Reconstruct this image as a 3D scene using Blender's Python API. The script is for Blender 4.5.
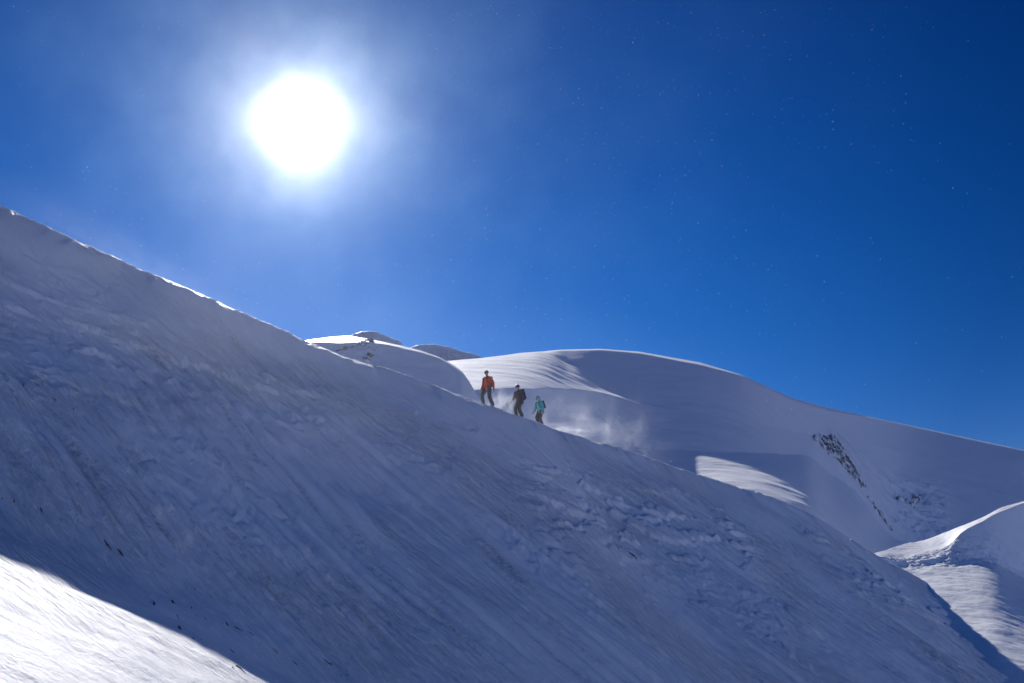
import bpy, bmesh, math, random
import numpy as np
from mathutils import Vector, Matrix, noise as mnoise

for o in list(bpy.data.objects): bpy.data.objects.remove(o)
scene = bpy.context.scene
COL = scene.collection
random.seed(7)
R = math.radians

# ------------------------------------------------------------------ camera
FPX = 1024 * 35 / 36.0
PITCH = math.atan((560 - 341.5) / FPX)
cam_d = bpy.data.cameras.new('camera'); cam_d.lens = 35; cam_d.sensor_width = 36
cam_d.clip_start = 0.1; cam_d.clip_end = 60000
cam = bpy.data.objects.new('camera', cam_d); COL.objects.link(cam)
cam.location = (0, 0, 0); cam.rotation_euler = (R(90) + PITCH, 0, 0)
scene.camera = cam

def ray(px, py):
    xn = (np.asarray(px, float) - 512) / FPX; yn = (341.5 - np.asarray(py, float)) / FPX
    c, s = math.cos(PITCH), math.sin(PITCH)
    return xn, c - yn * s, s + yn * c
def az_v(px, py):                       # azimuth (rad, + right) and tangent of the elevation
    x, y, z = ray(px, py)
    return np.arctan2(x, y), z / np.hypot(x, y)
def at(px, py, Y):
    x, y, z = ray(px, py); return np.array([x / y * Y, Y + 0 * x, z / y * Y])

# ------------------------------------------------------------------ sun and sky
sx, sy, sz = [float(v) for v in ray(300, 125)]
sl = math.sqrt(sx * sx + sy * sy + sz * sz); SUN = Vector((sx / sl, sy / sl, sz / sl))
SUN_EL = math.asin(SUN.z); SUN_AZ = math.atan2(SUN.x, SUN.y)
TANE = math.tan(SUN_EL)
sd = bpy.data.lights.new('sun', 'SUN'); sd.energy = 4.2; sd.angle = R(0.5); sd.color = (1.0, 0.965, 0.92)
so = bpy.data.objects.new('sun', sd); COL.objects.link(so)
so.rotation_euler = SUN.to_track_quat('Z', 'Y').to_euler(); so.location = (0, 0, 60)

world = bpy.data.worlds.new('World'); scene.world = world; world.use_nodes = True
nt = world.node_tree; nt.nodes.clear()
class NB:
    """small node helper"""
    def __init__(s, nt): s.nt = nt
    def n(s, t, **k):
        nd = s.nt.nodes.new(t)
        for a, b in k.items():
            if a.startswith('i_'):
                key = a[2:]; key = int(key) if key.isdigit() else key.replace('_', ' ')
                s.set(nd.inputs[key], b)
            else: setattr(nd, a, b)
        return nd
    def set(s, inp, b):
        if isinstance(b, bpy.types.NodeSocket): s.nt.links.new(b, inp)
        else: inp.default_value = b
    def m(s, op, a, b=None, c=None, clamp=False):
        nd = s.nt.nodes.new('ShaderNodeMath'); nd.operation = op; nd.use_clamp = clamp
        for i, v in enumerate((a, b, c)):
            if v is not None: s.set(nd.inputs[i], v)
        return nd.outputs[0]
    def mix(s, f, a, b, blend='MIX'):
        nd = s.nt.nodes.new('ShaderNodeMix'); nd.data_type = 'RGBA'; nd.blend_type = blend
        s.set(nd.inputs[0], f); s.set(nd.inputs[6], a); s.set(nd.inputs[7], b); return nd.outputs[2]
    def ramp(s, f, stops):
        nd = s.nt.nodes.new('ShaderNodeValToRGB'); cr = nd.color_ramp
        while len(cr.elements) > 1: cr.elements.remove(cr.elements[-1])
        cr.elements[0].position = stops[0][0]; cr.elements[0].color = stops[0][1]
        for p, c in stops[1:]:
            e = cr.elements.new(p); e.color = c
        s.set(nd.inputs[0], f); return nd.outputs[0]
    def mapr(s, v, a, b, c, d):
        nd = s.nt.nodes.new('ShaderNodeMapRange'); nd.interpolation_type = 'SMOOTHSTEP'
        for i, x in enumerate((v, a, b, c, d)): s.set(nd.inputs[i], x)
        return nd.outputs[0]
B = NB(nt)
sky = B.n('ShaderNodeTexSky'); sky.sky_type = 'NISHITA'; sky.sun_disc = False
sky.sun_elevation = SUN_EL; sky.sun_rotation = SUN_AZ; sky.altitude = 4500
sky.air_density = 1.0; sky.dust_density = 0.4; sky.ozone_density = 4.0
SKY_STRENGTH = 0.13
hs = B.n('ShaderNodeHueSaturation', i_Saturation=1.28, i_Value=1.0, i_Color=sky.outputs[0])
tint0 = B.mix(1.0, hs.outputs[0], (0.80, 0.80, 1.0, 1), 'MULTIPLY')
# aureole painted into the sky: oversized sun disc, glare and ice-crystal scatter
tc = B.n('ShaderNodeTexCoord')
nrm = B.n('ShaderNodeVectorMath', operation='NORMALIZE', i_0=tc.outputs['Generated'])
dp = B.n('ShaderNodeVectorMath', operation='DOT_PRODUCT', i_0=nrm.outputs[0], i_1=tuple(SUN))
ang = B.m('MULTIPLY', B.m('ARCCOSINE', B.m('MINIMUM', dp.outputs['Value'], 0.9999999)), 57.2958)
nz = B.n('ShaderNodeTexNoise', i_Vector=nrm.outputs[0], i_Scale=9.0, i_Detail=5.0, i_Roughness=0.55)
veil = B.mapr(nz.outputs[0], 0.35, 0.72, 0.75, 1.25)
def gl(k, w, p=1.0):                     # k * exp(-(ang/w)^p)
    return B.m('MULTIPLY', B.m('EXPONENT', B.m('MULTIPLY', B.m('POWER', B.m('DIVIDE', ang, w), p), -1.0)), k)
core = gl(60.0, 1.25, 2.0)
nzs = B.n('ShaderNodeTexNoise', i_Vector=nrm.outputs[0], i_Scale=20.0, i_Detail=3.0, i_Roughness=0.5)
g1 = B.m('MULTIPLY', gl(15.0, 2.0), B.mapr(nzs.outputs[0], 0.32, 0.68, 0.86, 1.16)); g2 = B.m('MULTIPLY', gl(2.8, 7.0), veil)
sumA = B.m('ADD', core, g1)
colA = B.mix(1.0, (1.0, 0.99, 0.97, 1), (1, 1, 1, 1), 'MULTIPLY')
def scale(col, f):
    nd = B.n('ShaderNodeVectorMath', operation='SCALE'); B.set(nd.inputs[0], col); B.set(nd.inputs[3], f); return nd.outputs[0]
def addv(a, b):
    nd = B.n('ShaderNodeVectorMath', operation='ADD'); B.set(nd.inputs[0], a); B.set(nd.inputs[1], b); return nd.outputs[0]
band = B.ramp(B.m('DIVIDE', ang, 180.0), [(0.0, (.62,.62,.62,1)), (0.12, (.50,.50,.52,1)), (0.22, (.30,.30,.34,1)), (0.45, (.6,.5,.5,1)), (0.6, (1.33,.80,.74,1)), (1.0, (1.5,.90,.80,1))])  # sky opposite the sun raised and warmed to fill the shaded snow
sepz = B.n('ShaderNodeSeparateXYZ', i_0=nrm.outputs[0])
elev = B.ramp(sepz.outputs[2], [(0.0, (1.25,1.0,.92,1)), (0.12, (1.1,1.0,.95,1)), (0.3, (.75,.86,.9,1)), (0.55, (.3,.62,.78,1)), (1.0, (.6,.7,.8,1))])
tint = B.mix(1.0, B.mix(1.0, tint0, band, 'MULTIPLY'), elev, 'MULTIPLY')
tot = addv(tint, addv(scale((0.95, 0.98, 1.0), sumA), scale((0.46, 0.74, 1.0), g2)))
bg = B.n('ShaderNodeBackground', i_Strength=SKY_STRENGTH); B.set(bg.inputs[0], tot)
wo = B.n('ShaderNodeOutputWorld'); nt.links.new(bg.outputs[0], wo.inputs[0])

vs = scene.view_settings
vs.view_transform = 'Standard'; vs.look = 'None'; vs.exposure = 0.35; vs.gamma = 1; vs.use_curve_mapping = False
scene.cycles.use_denoising = True
scene.cycles.max_bounces = 6; scene.cycles.volume_bounces = 1
scene.cycles.volume_step_rate = 1.0; scene.cycles.volume_max_steps = 128

# ------------------------------------------------------------------ numeric noise
def _hash(ix, iy, seed):
    h = (ix.astype(np.int64) * 374761393 + iy.astype(np.int64) * 668265263 + seed * 1274126177) & 0xffffffff
    h = ((h ^ (h >> 13)) * 1274126177) & 0xffffffff
    return (h ^ (h >> 16)) & 0xffffffff
def gnoise(x, y, seed=0):
    ix = np.floor(x); iy = np.floor(y); fx = x - ix; fy = y - iy
    u = fx * fx * fx * (fx * (fx * 6 - 15) + 10); w = fy * fy * fy * (fy * (fy * 6 - 15) + 10)
    def g(dx, dy):
        a = _hash(ix + dx, iy + dy, seed) * (2 * math.pi / 4294967296.0)
        return np.cos(a) * (fx - dx) + np.sin(a) * (fy - dy)
    a = g(0, 0); b = g(1, 0); c = g(0, 1); d = g(1, 1)
    return ((a + (b - a) * u) + ((c + (d - c) * u) - (a + (b - a) * u)) * w) * 1.5
def fbm(x, y, oct=4, seed=0, rough=0.5, ridged=False):
    t = 0; a = 1; n = 0
    for i in range(oct):
        g = gnoise(x * 2 ** i + 17.3 * i, y * 2 ** i - 9.1 * i, seed + i)
        if ridged: g = 1 - 2 * np.abs(g)
        t = t + a * g; n += a; a *= rough
    return t / n
def sstep(x, a, b):
    t = np.clip((x - a) / (b - a), 0, 1); return t * t * (3 - 2 * t)
def smax(a, b, k):
    h = np.clip(0.5 + 0.5 * (a - b) / k, 0, 1); return b + (a - b) * h + k * h * (1 - h)

# ------------------------------------------------------------------ materials
def new_mat(name):
    m = bpy.data.materials.new(name); m.use_nodes = True
    for n_ in list(m.node_tree.nodes): m.node_tree.nodes.remove(n_)
    b = NB(m.node_tree); out = b.n('ShaderNodeOutputMaterial')
    return m, b, out
def snow_mat(name, dirt_amt=1.0, bump_dist=0.02, scale_=1.0, strength=0.5, grooves=False, spec=0.3, sheen=0.05):
    m, b, out = new_mat(name)
    geo = b.n('ShaderNodeNewGeometry'); pos = geo.outputs['Position']
    at_ = b.n('ShaderNodeAttribute', attribute_name='dirt')
    n1 = b.n('ShaderNodeTexNoise', i_Vector=pos, i_Scale=7.0 * scale_, i_Detail=6.0, i_Roughness=0.65)
    n2 = b.n('ShaderNodeTexNoise', i_Vector=pos, i_Scale=1.3 * scale_, i_Detail=4.0, i_Roughness=0.6)
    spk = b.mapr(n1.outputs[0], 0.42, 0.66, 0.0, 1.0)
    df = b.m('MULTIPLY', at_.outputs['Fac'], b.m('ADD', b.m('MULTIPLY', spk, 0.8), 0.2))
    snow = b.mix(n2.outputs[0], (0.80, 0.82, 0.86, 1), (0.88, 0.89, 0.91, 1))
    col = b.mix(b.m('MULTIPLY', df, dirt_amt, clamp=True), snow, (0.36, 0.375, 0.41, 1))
    n3 = b.n('ShaderNodeTexNoise', i_Vector=pos, i_Scale=16.0 * scale_, i_Detail=5.0, i_Roughness=0.7)
    bmp = b.n('ShaderNodeBump', i_Strength=strength, i_Distance=bump_dist / scale_, i_Height=n3.outputs[0])
    if grooves:                              # fine grooves down the fall line
        mp = b.n('ShaderNodeMapping', vector_type='TEXTURE', i_Vector=pos)
        mp.inputs['Rotation'].default_value = (0, 0, R(-38)); mp.inputs['Scale'].default_value = (4.0, 0.22, 0.6)
        n4 = b.n('ShaderNodeTexNoise', i_Vector=mp.outputs[0], i_Scale=1.0, i_Detail=5.0, i_Roughness=0.65, i_Distortion=0.3)
        n5 = b.n('ShaderNodeTexNoise', i_Vector=pos, i_Scale=0.16, i_Detail=2.0)
        amt = b.mapr(n5.outputs[0], 0.40, 0.62, 0.15, 1.0)
        b2 = b.n('ShaderNodeBump', i_Distance=0.24, i_Height=n4.outputs[0], i_Normal=bmp.outputs[0]); b.set(b2.inputs['Strength'], amt); bmp = b2
    p = b.n('ShaderNodeBsdfPrincipled', i_Base_Color=col, i_Roughness=0.55)
    p.inputs['Specular IOR Level'].default_value = spec
    p.inputs['Sheen Weight'].default_value = sheen; p.inputs['Sheen Roughness'].default_value = 0.4
    b.set(p.inputs['Normal'], bmp.outputs[0])
    m.node_tree.links.new(p.outputs[0], out.inputs[0])
    return m
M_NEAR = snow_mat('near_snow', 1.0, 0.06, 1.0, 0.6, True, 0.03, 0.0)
M_FAR = snow_mat('far_snow', 1.0, 0.03, 0.12, 0.35, False, 0.55, 0.2)
M_MID = snow_mat('mid_snow', 1.0, 0.03, 0.5, 0.4)
def plain(name, col, rough=0.8, var=0.25, sc=12.0, bump=0.004):
    m, b, out = new_mat(name)
    tcn = b.n('ShaderNodeTexCoord')
    n1 = b.n('ShaderNodeTexNoise', i_Vector=tcn.outputs['Object'], i_Scale=sc, i_Detail=4.0)
    c = b.mix(n1.outputs[0], tuple(x * (1 - var) for x in col) + (1,), tuple(min(1, x * (1 + var)) for x in col) + (1,))
    bp = b.n('ShaderNodeBump', i_Strength=0.6, i_Distance=bump, i_Height=n1.outputs[0])
    p = b.n('ShaderNodeBsdfPrincipled', i_Base_Color=c, i_Roughness=rough)
    b.set(p.inputs['Normal'], bp.outputs[0]); m.node_tree.links.new(p.outputs[0], out.inputs[0])
    return m
m, b, out = new_mat('snow_dusted_rock')
g_ = b.n('ShaderNodeNewGeometry'); pz = g_.outputs['Position']
n1 = b.n('ShaderNodeTexNoise', i_Vector=pz, i_Scale=0.55, i_Detail=6.0, i_Roughness=0.7); n2 = b.n('ShaderNodeTexNoise', i_Vector=pz, i_Scale=2.0, i_Detail=3.0)
rc = b.mix(n2.outputs[0], (0.06, 0.065, 0.075, 1), (0.19, 0.195, 0.21, 1))
cc = b.mix(b.mapr(n1.outputs[0], 0.44, 0.56, 0.0, 1.0), rc, (0.8, 0.82, 0.86, 1))
pr = b.n('ShaderNodeBsdfPrincipled', i_Base_Color=cc, i_Roughness=0.9); m.node_tree.links.new(pr.outputs[0], out.inputs[0]); M_ROCK = m
M_STONE = plain('stone', (0.17, 0.155, 0.15), 0.9, 0.5, 9.0, 0.02)

# ------------------------------------------------------------------ object helpers
def tag(o, label=None, cat=None, group=None, kind=None):
    if label: o['label'] = label
    if cat: o['category'] = cat
    if group: o['group'] = group
    if kind: o['kind'] = kind
    return o
def grid_mesh(name, X, Y, Z, mat, dirt=None, parent=None, smooth=True, wrap=False, mask=None):
    r, c = X.shape
    me = bpy.data.meshes.new(name)
    co = np.stack([X, Y, Z], -1).reshape(-1, 3).astype(np.float32)
    i = np.arange(r - 1)[:, None] * c; j = np.arange(c - 1 + (1 if wrap else 0))[None, :]
    j1 = (j + 1) % c
    f = np.stack([i + j, i + j1, i + c + j1, i + c + j], -1)
    if mask is not None: f = f[mask[:-1, :-1]]
    f = f.reshape(-1, 4)
    me.vertices.add(len(co)); me.vertices.foreach_set('co', co.ravel())
    me.loops.add(f.size); me.loops.foreach_set('vertex_index', f.ravel().astype(np.int32))
    me.polygons.add(len(f)); me.polygons.foreach_set('loop_start', (np.arange(len(f)) * 4).astype(np.int32))
    me.polygons.foreach_set('use_smooth', np.full(len(f), smooth, bool))
    me.update(calc_edges=True)
    if dirt is not None:
        a = me.attributes.new('dirt', 'FLOAT', 'POINT'); a.data.foreach_set('value', np.clip(dirt, 0, 1).ravel().astype(np.float32))
    me.materials.append(mat)
    o = bpy.data.objects.new(name, me); COL.objects.link(o)
    if parent: o.parent = parent
    return o

# ------------------------------------------------------------------ the near slope with its crest
ax, ay = math.sin(SUN_AZ), math.cos(SUN_AZ)      # unit step towards the sun on the map
bx, by = ay, -ax                                 # unit step to the right of it
CREST = [(-260,90,30.5),(-120,155,33.5),(-40,190,35.8),(0,204,37),(11,206.5,37.3),(22,214,37.6),(48,225,38.2),(73,238,38.9),(102,252,39.6),(139,268,40.6),
 (165,276,41.2),(190,289,41.8),(220,302,42.6),(242,314,43),(271,326,43.8),(293,333,44.4),(311,342,44.8),(344,357,45.6),
 (368,363,46.2),(384,368,46.6),(412,376,47.3),(426,382,47.6),(444,389,48),(462,396,48.5),(474,400.6,48.8),(491,406.5,49.4),
 (505,411,50.2),(520,415.8,51.2),(532,419.7,53),(542,422.5,54.2),(553,427,55),(564,433,55.6),(587,438,56.6),(600,442,57.2),
 (626,449.7,58.6),(659,461,60.5),(684,471,62),(720,480,64.6),(729,484,65.4),(773,497,69),(804,509,72),(831,526,75),(862,547,78.5),(880,556,79.5),(906,570.5,80.2),(930,585,80.8),(960,604,81.5)]
_c = np.array([at(a, b_, y) for a, b_, y in CREST])
cp = _c[:, 0] * bx + _c[:, 1] * by; cq = _c[:, 0] * ax + _c[:, 1] * ay; cz = _c[:, 2]
pe = cp[-1]
cp = np.concatenate([[cp[0] - 60, cp[0] - 20], cp, [pe + 1.0, pe + 3, pe + 6, pe + 12, pe + 60]])
cq = np.concatenate([[cq[0] - 12, cq[0] - 5], cq, [cq[-1] - 1, cq[-1] - 3, cq[-1] - 4, cq[-1] - 5, cq[-1] - 5]])
cz = np.concatenate([[cz[0] + 10, cz[0] + 6], cz, [cz[-1] - 0.9, cz[-1] - 3.2, cz[-1] - 7, cz[-1] - 13, cz[-1] - 30]])

_pg = np.arange(cp[0], cp[-1], 0.05)
def _sm(v):
    g = np.interp(_pg, cp, v); t = np.arange(-60, 61) * 0.05
    k = np.exp(-0.5 * (t / 0.8) ** 2); k /= k.sum()
    return np.convolve(np.pad(g, 60, 'edge'), k, 'valid')
cq, cz = _sm(cq), _sm(cz); cp = _pg
def band_(s, p): return np.exp(-((s - 9 - 3 * fbm(p * 0.05, s * 0.02, 2, 171)) / 4.0) ** 2)
def near_z(x, y, want_dirt=False, detail=True):
    p = x * bx + y * by; q = x * ax + y * ay
    r = np.hypot(x, y)
    if detail:
        q = q + 0.35 * fbm(x * 0.16, y * 0.16, 3, 3)
    zc = np.interp(p, cp, cz); qc = np.interp(p, cp, cq)
    s = qc - q
    front = zc - TANE * s - 0.055 * s - 0.09 * sstep(s, -0.5, 1.2) + 0.018 - 0.25 * sstep(s, 1, 9)
    back = zc + 0.05 * s - 0.40 * np.maximum(-s - 1.4, 0)
    z1 = np.where(s > 0, front, back)
    rimn = sstep(fbm(p * 0.45, p * 0 + 3.3, 3, 77) + 0.22 * sstep(p, -12, -4), -0.05, 0.3)
    z1 = z1 + np.where(s > 0, 0.27 * rimn * s * np.exp(-(np.maximum(s, 0) / 1.3) ** 2), 0)
    xb = 14 * np.tanh(x / 14.0)
    base = -1.7 - 0.60 * np.where(xb < 0, xb, xb * 0.55) - 0.19 * 22 * np.tanh(y / 22)
    base = base - 0.2 * np.maximum(x - 10, 0) * sstep(r, 5, 30)
    z = smax(z1, np.maximum(base, -26), 0.9)
    sf = sstep(z1 - base, -0.5, 1.5)            # on the steep face
    if detail:
        c = x * 0.61 + y * 0.79; l = x * 0.79 - y * 0.61
        wob = 0.9 * fbm(x * 0.13, y * 0.13, 2, 11)
        fade = sstep(s, 0.3, 5) * sf
        m1 = sstep(fbm(x * 0.09 + 4, y * 0.09, 3, 21), -0.18, 0.28)
        rill = fbm((c + wob) * 0.9, l * 0.07, 4, 31, 0.6) * 0.36 * m1 * (1 - 0.7 * band_(s, p))
        rill2 = fbm((c + 0.5 * wob) * 2.3, l * 0.10, 2, 41, 0.55) * (0.26 + 0.16 * sstep(s, 10, 18)) * m1
        lump = fbm(x * 0.35, y * 0.35, 5, 51, 0.5) * 0.15
        rill3 = (fbm((c + 0.35 * wob) * 2.9, l * 0.09, 2, 45, 0.5) * 0.17 + 0.10 * fbm((c + 0.35 * wob) * 1.5, l * 0.05, 2, 47, ridged=True)) * sstep(s, 4, 12) * sstep(fbm(x * 0.08, y * 0.08, 2, 49), -0.35, 0.1)
        chunk_m = sstep(fbm(x * 0.11 - 7, y * 0.11, 3, 61), 0.12, 0.3)
        chunk = (fbm(x * 1.1, y * 1.1, 4, 71, 0.6, ridged=True)) * 0.02 * chunk_m
        big = fbm(x * 0.07, y * 0.07, 2, 81) * 0.4
        drift = fbm(l * 0.5 + 0.25 * c, c * 1.6, 3, 91, 0.5) * 0.022
        wx = x + 0.8 * fbm(x * 0.3, y * 0.3, 2, 161); wy = y + 0.8 * fbm(x * 0.3 + 5, y * 0.3, 2, 165)
        band = np.exp(-((s - 9 - 3 * fbm(p * 0.05, s * 0.02, 2, 171)) / 4.0) ** 2) * sstep(fbm(p * 0.09, s * 0.03, 2, 175), -0.35, 0.1)
        pl = sstep(fbm(wx * 0.45, wy * 0.45, 4, 181, 0.6), 0.0, 0.12) * 0.09 + sstep(fbm(wx * 1.5, wy * 1.5, 3, 185, 0.6), 0.0, 0.14) * 0.05
        plm = np.maximum(band, sstep(fbm(x * 0.13 + 1, y * 0.13 - 5, 3, 191), 0.05, 0.25))
        ledge = sstep(fbm(p * 0.22, s * 0.55, 4, 195, 0.58), 0.0, 0.16) * 0.22 * band
        z = z + fade * (0.5 * pl * plm + 0.85 * ledge + 0.035 * fbm(x * 2.2, y * 2.2, 4, 199, 0.65))
        z = z + fade * (rill3 + rill + rill2 + lump * (0.35 + 0.65 * chunk_m) + chunk + big)
        z = z + (1 - sf) * (drift + 0.20 * fbm(x * 0.28, y * 0.28, 4, 95) + 0.018 * fbm(x * 2.0, y * 2.0, 4, 96, 0.65)) + 0.012 * fbm(x * 3.1, y * 3.1, 3, 97) * sstep(r, 2, 6)
        crest_m = np.exp(-(s / 1.1) ** 2)
        z = z + crest_m * (0.11 * fbm(x * 0.5, y * 0.5, 3, 101, 0.5) + 0.05 * fbm(x * 2.4, y * 2.4, 3, 103, 0.6) + 0.15 * fbm(x * 1.9, y * 1.9, 3, 105) * (0.25 + sstep(x, 0, 8)) * sstep(fbm(x * 0.25, y * 0.25, 2, 107), -0.2, 0.3))
    if want_dirt:
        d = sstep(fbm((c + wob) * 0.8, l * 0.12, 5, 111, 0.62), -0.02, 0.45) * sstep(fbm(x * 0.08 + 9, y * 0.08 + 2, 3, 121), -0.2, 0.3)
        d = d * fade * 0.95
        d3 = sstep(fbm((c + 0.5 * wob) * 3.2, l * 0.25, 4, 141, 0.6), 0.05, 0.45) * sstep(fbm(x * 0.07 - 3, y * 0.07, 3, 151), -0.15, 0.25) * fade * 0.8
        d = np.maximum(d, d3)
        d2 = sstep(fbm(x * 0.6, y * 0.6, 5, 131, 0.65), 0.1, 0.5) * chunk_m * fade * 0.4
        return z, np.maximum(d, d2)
    return z

px_f = np.arange(-60, 1085, 1.0)
az_f = az_v(px_f, np.full_like(px_f, 450))[0]
az_all = np.concatenate([np.linspace(-math.pi, az_f[0] - 0.04, 70, endpoint=True), np.linspace(az_f[0] - 0.038, az_f[0], 20)[:-1], az_f,
                         np.linspace(az_f[-1], az_f[-1] + 0.038, 20)[1:], np.linspace(az_f[-1] + 0.05, math.pi, 70, endpoint=False)])
r_all = np.concatenate([[0.05, 0.6, 1.2, 2.0, 3.0, 4.2, 5.5, 7.0], np.geomspace(8.5, 95, 980), np.geomspace(97, 128, 24)])
AZ, RR = np.meshgrid(az_all, r_all)
GX = RR * np.sin(AZ); GY = RR * np.cos(AZ)
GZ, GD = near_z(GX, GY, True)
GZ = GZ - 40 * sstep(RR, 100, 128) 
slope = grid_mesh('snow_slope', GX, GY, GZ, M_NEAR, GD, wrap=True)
tag(slope, 'shaded wind scoured snow slope falling from its long crest in the foreground', 'slope', kind='structure')

# ------------------------------------------------------------------ terrain designed as profiles along each azimuth
def curve(pts, w=9):
    px = np.array([p[0] for p in pts], float); py = np.array([p[1] for p in pts], float)
    d = np.linspace(px[0], px[-1], 400); yy = np.interp(d, px, py)
    w = int(w * 400 / (px[-1] - px[0]) / 2) * 2 + 3; k = np.hanning(w); k /= k.sum(); e = (w - 1) // 2
    yp = np.convolve(np.concatenate([yy[0] - (yy[1] - yy[0]) * np.arange(e, 0, -1), yy, yy[-1] + (yy[-1] - yy[-2]) * np.arange(1, e + 1)]), k, 'valid')
    a, v = az_v(d, yp)
    return lambda az: np.interp(az, a, v)
def profile_terrain(az, r0, start, segs, back, tail=200.0, smooth_px=0, wob=None):
    """segs = [(curve, slope fn)], each running from the former curve up to its own; returns (R,Z) columns"""
    v = start(az); r = r0(az); Rk = [r]; Zk = [v * r]
    for cur, sl_ in segs:
        v1 = cur(az)
        if wob is not None: pass
        v1 = np.maximum(v1, v + 0.0004)
        if isinstance(sl_, tuple): r1 = np.maximum(sl_[1](az), r + 2)
        else:
            m = np.maximum(sl_(az), v1 + 0.035); r1 = r * (m - v) / (m - v1)
        Rk.append(r1); Zk.append(v1 * r1); v, r = v1, r1
    Rk = np.array(Rk); Vk = np.array(Zk) / Rk
    if smooth_px > 0:                       # even the distances out from azimuth to azimuth; the outline stays
        d = smooth_px / FPX; ga = np.linspace(az[0], az[-1], 900); st = ga[1] - ga[0]; h = int(3 * d / st)
        k = np.exp(-0.5 * (np.arange(-h, h + 1) * st / d) ** 2); k /= k.sum()
        for i in range(len(Rk)):
            g = np.interp(ga, az, Rk[i]); e0 = g[0] - (g[1] - g[0]) * np.arange(h, 0, -1); e1 = g[-1] + (g[-1] - g[-2]) * np.arange(1, h + 1)
            Rk[i] = np.interp(az, ga, np.convolve(np.concatenate([e0, g, e1]), k, 'valid'))
        for i in range(1, len(Rk)): Rk[i] = np.maximum(Rk[i], Rk[i - 1] + 0.05)
    Zk = Vk * Rk; r = Rk[-1]
    Rk = list(Rk); Zk = list(Zk)
    Rk.append(r + tail * 0.12); Zk.append(Zk[-1] - 0.12 * tail * back * 0.35)
    Rk.append(r + tail); Zk.append(Zk[-1] - tail * 0.88 * back)
    return np.array(Rk), np.array(Zk)
def const(v): return lambda az: np.full_like(az, v)
def azf(pts, y=450):
    a = az_v(np.array([p[0] for p in pts], float), y)[0]; w = np.array([p[1] for p in pts], float)
    return lambda az: np.interp(az, a, w)
def sample_profile(Rk, Zk, counts, smooth=2):
    rows_r = []; rows_z = []
    for k in range(len(counts)):
        t = np.linspace(0, 1, counts[k], endpoint=(k == len(counts) - 1))[:, None]
        rows_r.append(Rk[k] + (Rk[k + 1] - Rk[k]) * t); rows_z.append(Zk[k] + (Zk[k + 1] - Zk[k]) * t)
    r = np.concatenate(rows_r); z = np.concatenate(rows_z)
    for _ in range(smooth):
        z[1:-1] = 0.25 * z[:-2] + 0.5 * z[1:-1] + 0.25 * z[2:]
        r[1:-1] = 0.25 * r[:-2] + 0.5 * r[1:-1] + 0.25 * r[2:]
    return r, z

def seg_mask(PX, PY, pts):
    """soft mask round a polyline of (px, py, halfwidth)"""
    best = np.zeros_like(PX)
    for (x0, y0, w0), (x1, y1, w1) in zip(pts[:-1], pts[1:]):
        t = np.clip(((PX - x0) * (x1 - x0) + (PY - y0) * (y1 - y0)) / ((x1 - x0) ** 2 + (y1 - y0) ** 2), 0, 1)
        d = np.hypot(PX - x0 - t * (x1 - x0), PY - y0 - t * (y1 - y0)) / (w0 + (w1 - w0) * t)
        best = np.maximum(best, 1 - sstep(d, 0.35, 1.15))
    return best

# ---- the big snow dome and the glacier benches below it
crest_far = curve([(300,372),(400,368),(450,362),(470,361),(490,357.5),(520,353),(560,349.5),(600,348.5),(640,351.5),(700,362),(740,374),(770,388),(790,397),(825,407),
                   (870,417),(940,432),(1024,450),(1120,470),(1300,520)])
rim_far = curve([(300,374),(490,358.5),(560,350.5),(600,349.5),(640,353),(700,364.5),(740,375),(770,389),(790,399.5),(825,410.5),
                 (870,418),(940,433),(1024,451),(1120,471),(1300,521)])
benchB_top = curve([(300,374),(480,359),(540,352),(556,356),(563,362),(580,369),(600,387),(606,389),(640,400),(700,410),(800,430),(900,450),(1024,460),(1300,530)], 26)
benchB_bot = curve([(300,392),(460,390),(520,388),(560,388.5),(592,389),(606,391),(640,402),(700,412),(800,432),(900,452),(1024,462),(1300,532)], 40)
benchA_top = curve([(300,440),(560,440),(640,446),(655,448),(700,449),(760,451),(812,454),(826,470),(850,488),(866,505),(880,530),(900,545),(1024,560),(1300,600)], 34)
start_far = curve([(300,452),(560,470),(640,470),(700,500),(760,520),(820,548),(862,572),(900,585),(1024,600),(1300,640)], 60)
r0_far = azf([(300,138),(520,142),(560,172),(600,202),(640,198),(690,160),(760,140),(820,134),(860,142),(890,185),(930,245),(1024,275),(1300,330)])
pxs = np.concatenate([np.arange(300, 430, 3), np.arange(430, 1060, 0.9), np.arange(1060, 1260, 4)])
azc = az_v(pxs, 430)[0]
Rk, Zk = profile_terrain(azc, r0_far, start_far, [
    (benchA_top, ('R', azf([(300,142),(520,148),(560,180),(600,214),(640,211),(700,208),(760,213),(805,230),(835,262),(862,282),(900,290),(1024,305),(1300,360)]))),
    (benchB_bot, azf([(300,.62),(560,.58),(600,.5),(600,.50),(640,.53),(710,.54),(760,.51),(820,.52),(1024,.56)])),
    (benchB_top, azf([(300,.262),(530,.262),(590,.30),(620,.5),(1024,.55)])),
    (rim_far, azf([(300,.262),(545,.29),(575,.5),(640,.55),(720,.56),(800,.52),(1024,.54)])),
    (crest_far, const(0.25))], 0.25, 300, smooth_px=32)
fr, fz = sample_profile(Rk, Zk, [190, 170, 110, 110, 26, 26, 20], 6)
FAZ = np.broadcast_to(azc, fr.shape)
FX = fr * np.sin(FAZ); FY = fr * np.cos(FAZ)
def far_detail(x, y, z):
    c = x * 0.35 + y * 0.94; l = x * 0.94 - y * 0.35
    d = 1.3 * fbm(x * 0.012, y * 0.012, 3, 201) + 0.35 * fbm(x * 0.03, y * 0.06, 4, 205) + 0.42 * fbm(l * 0.02, c * 0.07, 4, 211, 0.55) + 0.14 * fbm(x * 0.16, y * 0.16, 3, 221)
    return d
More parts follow.
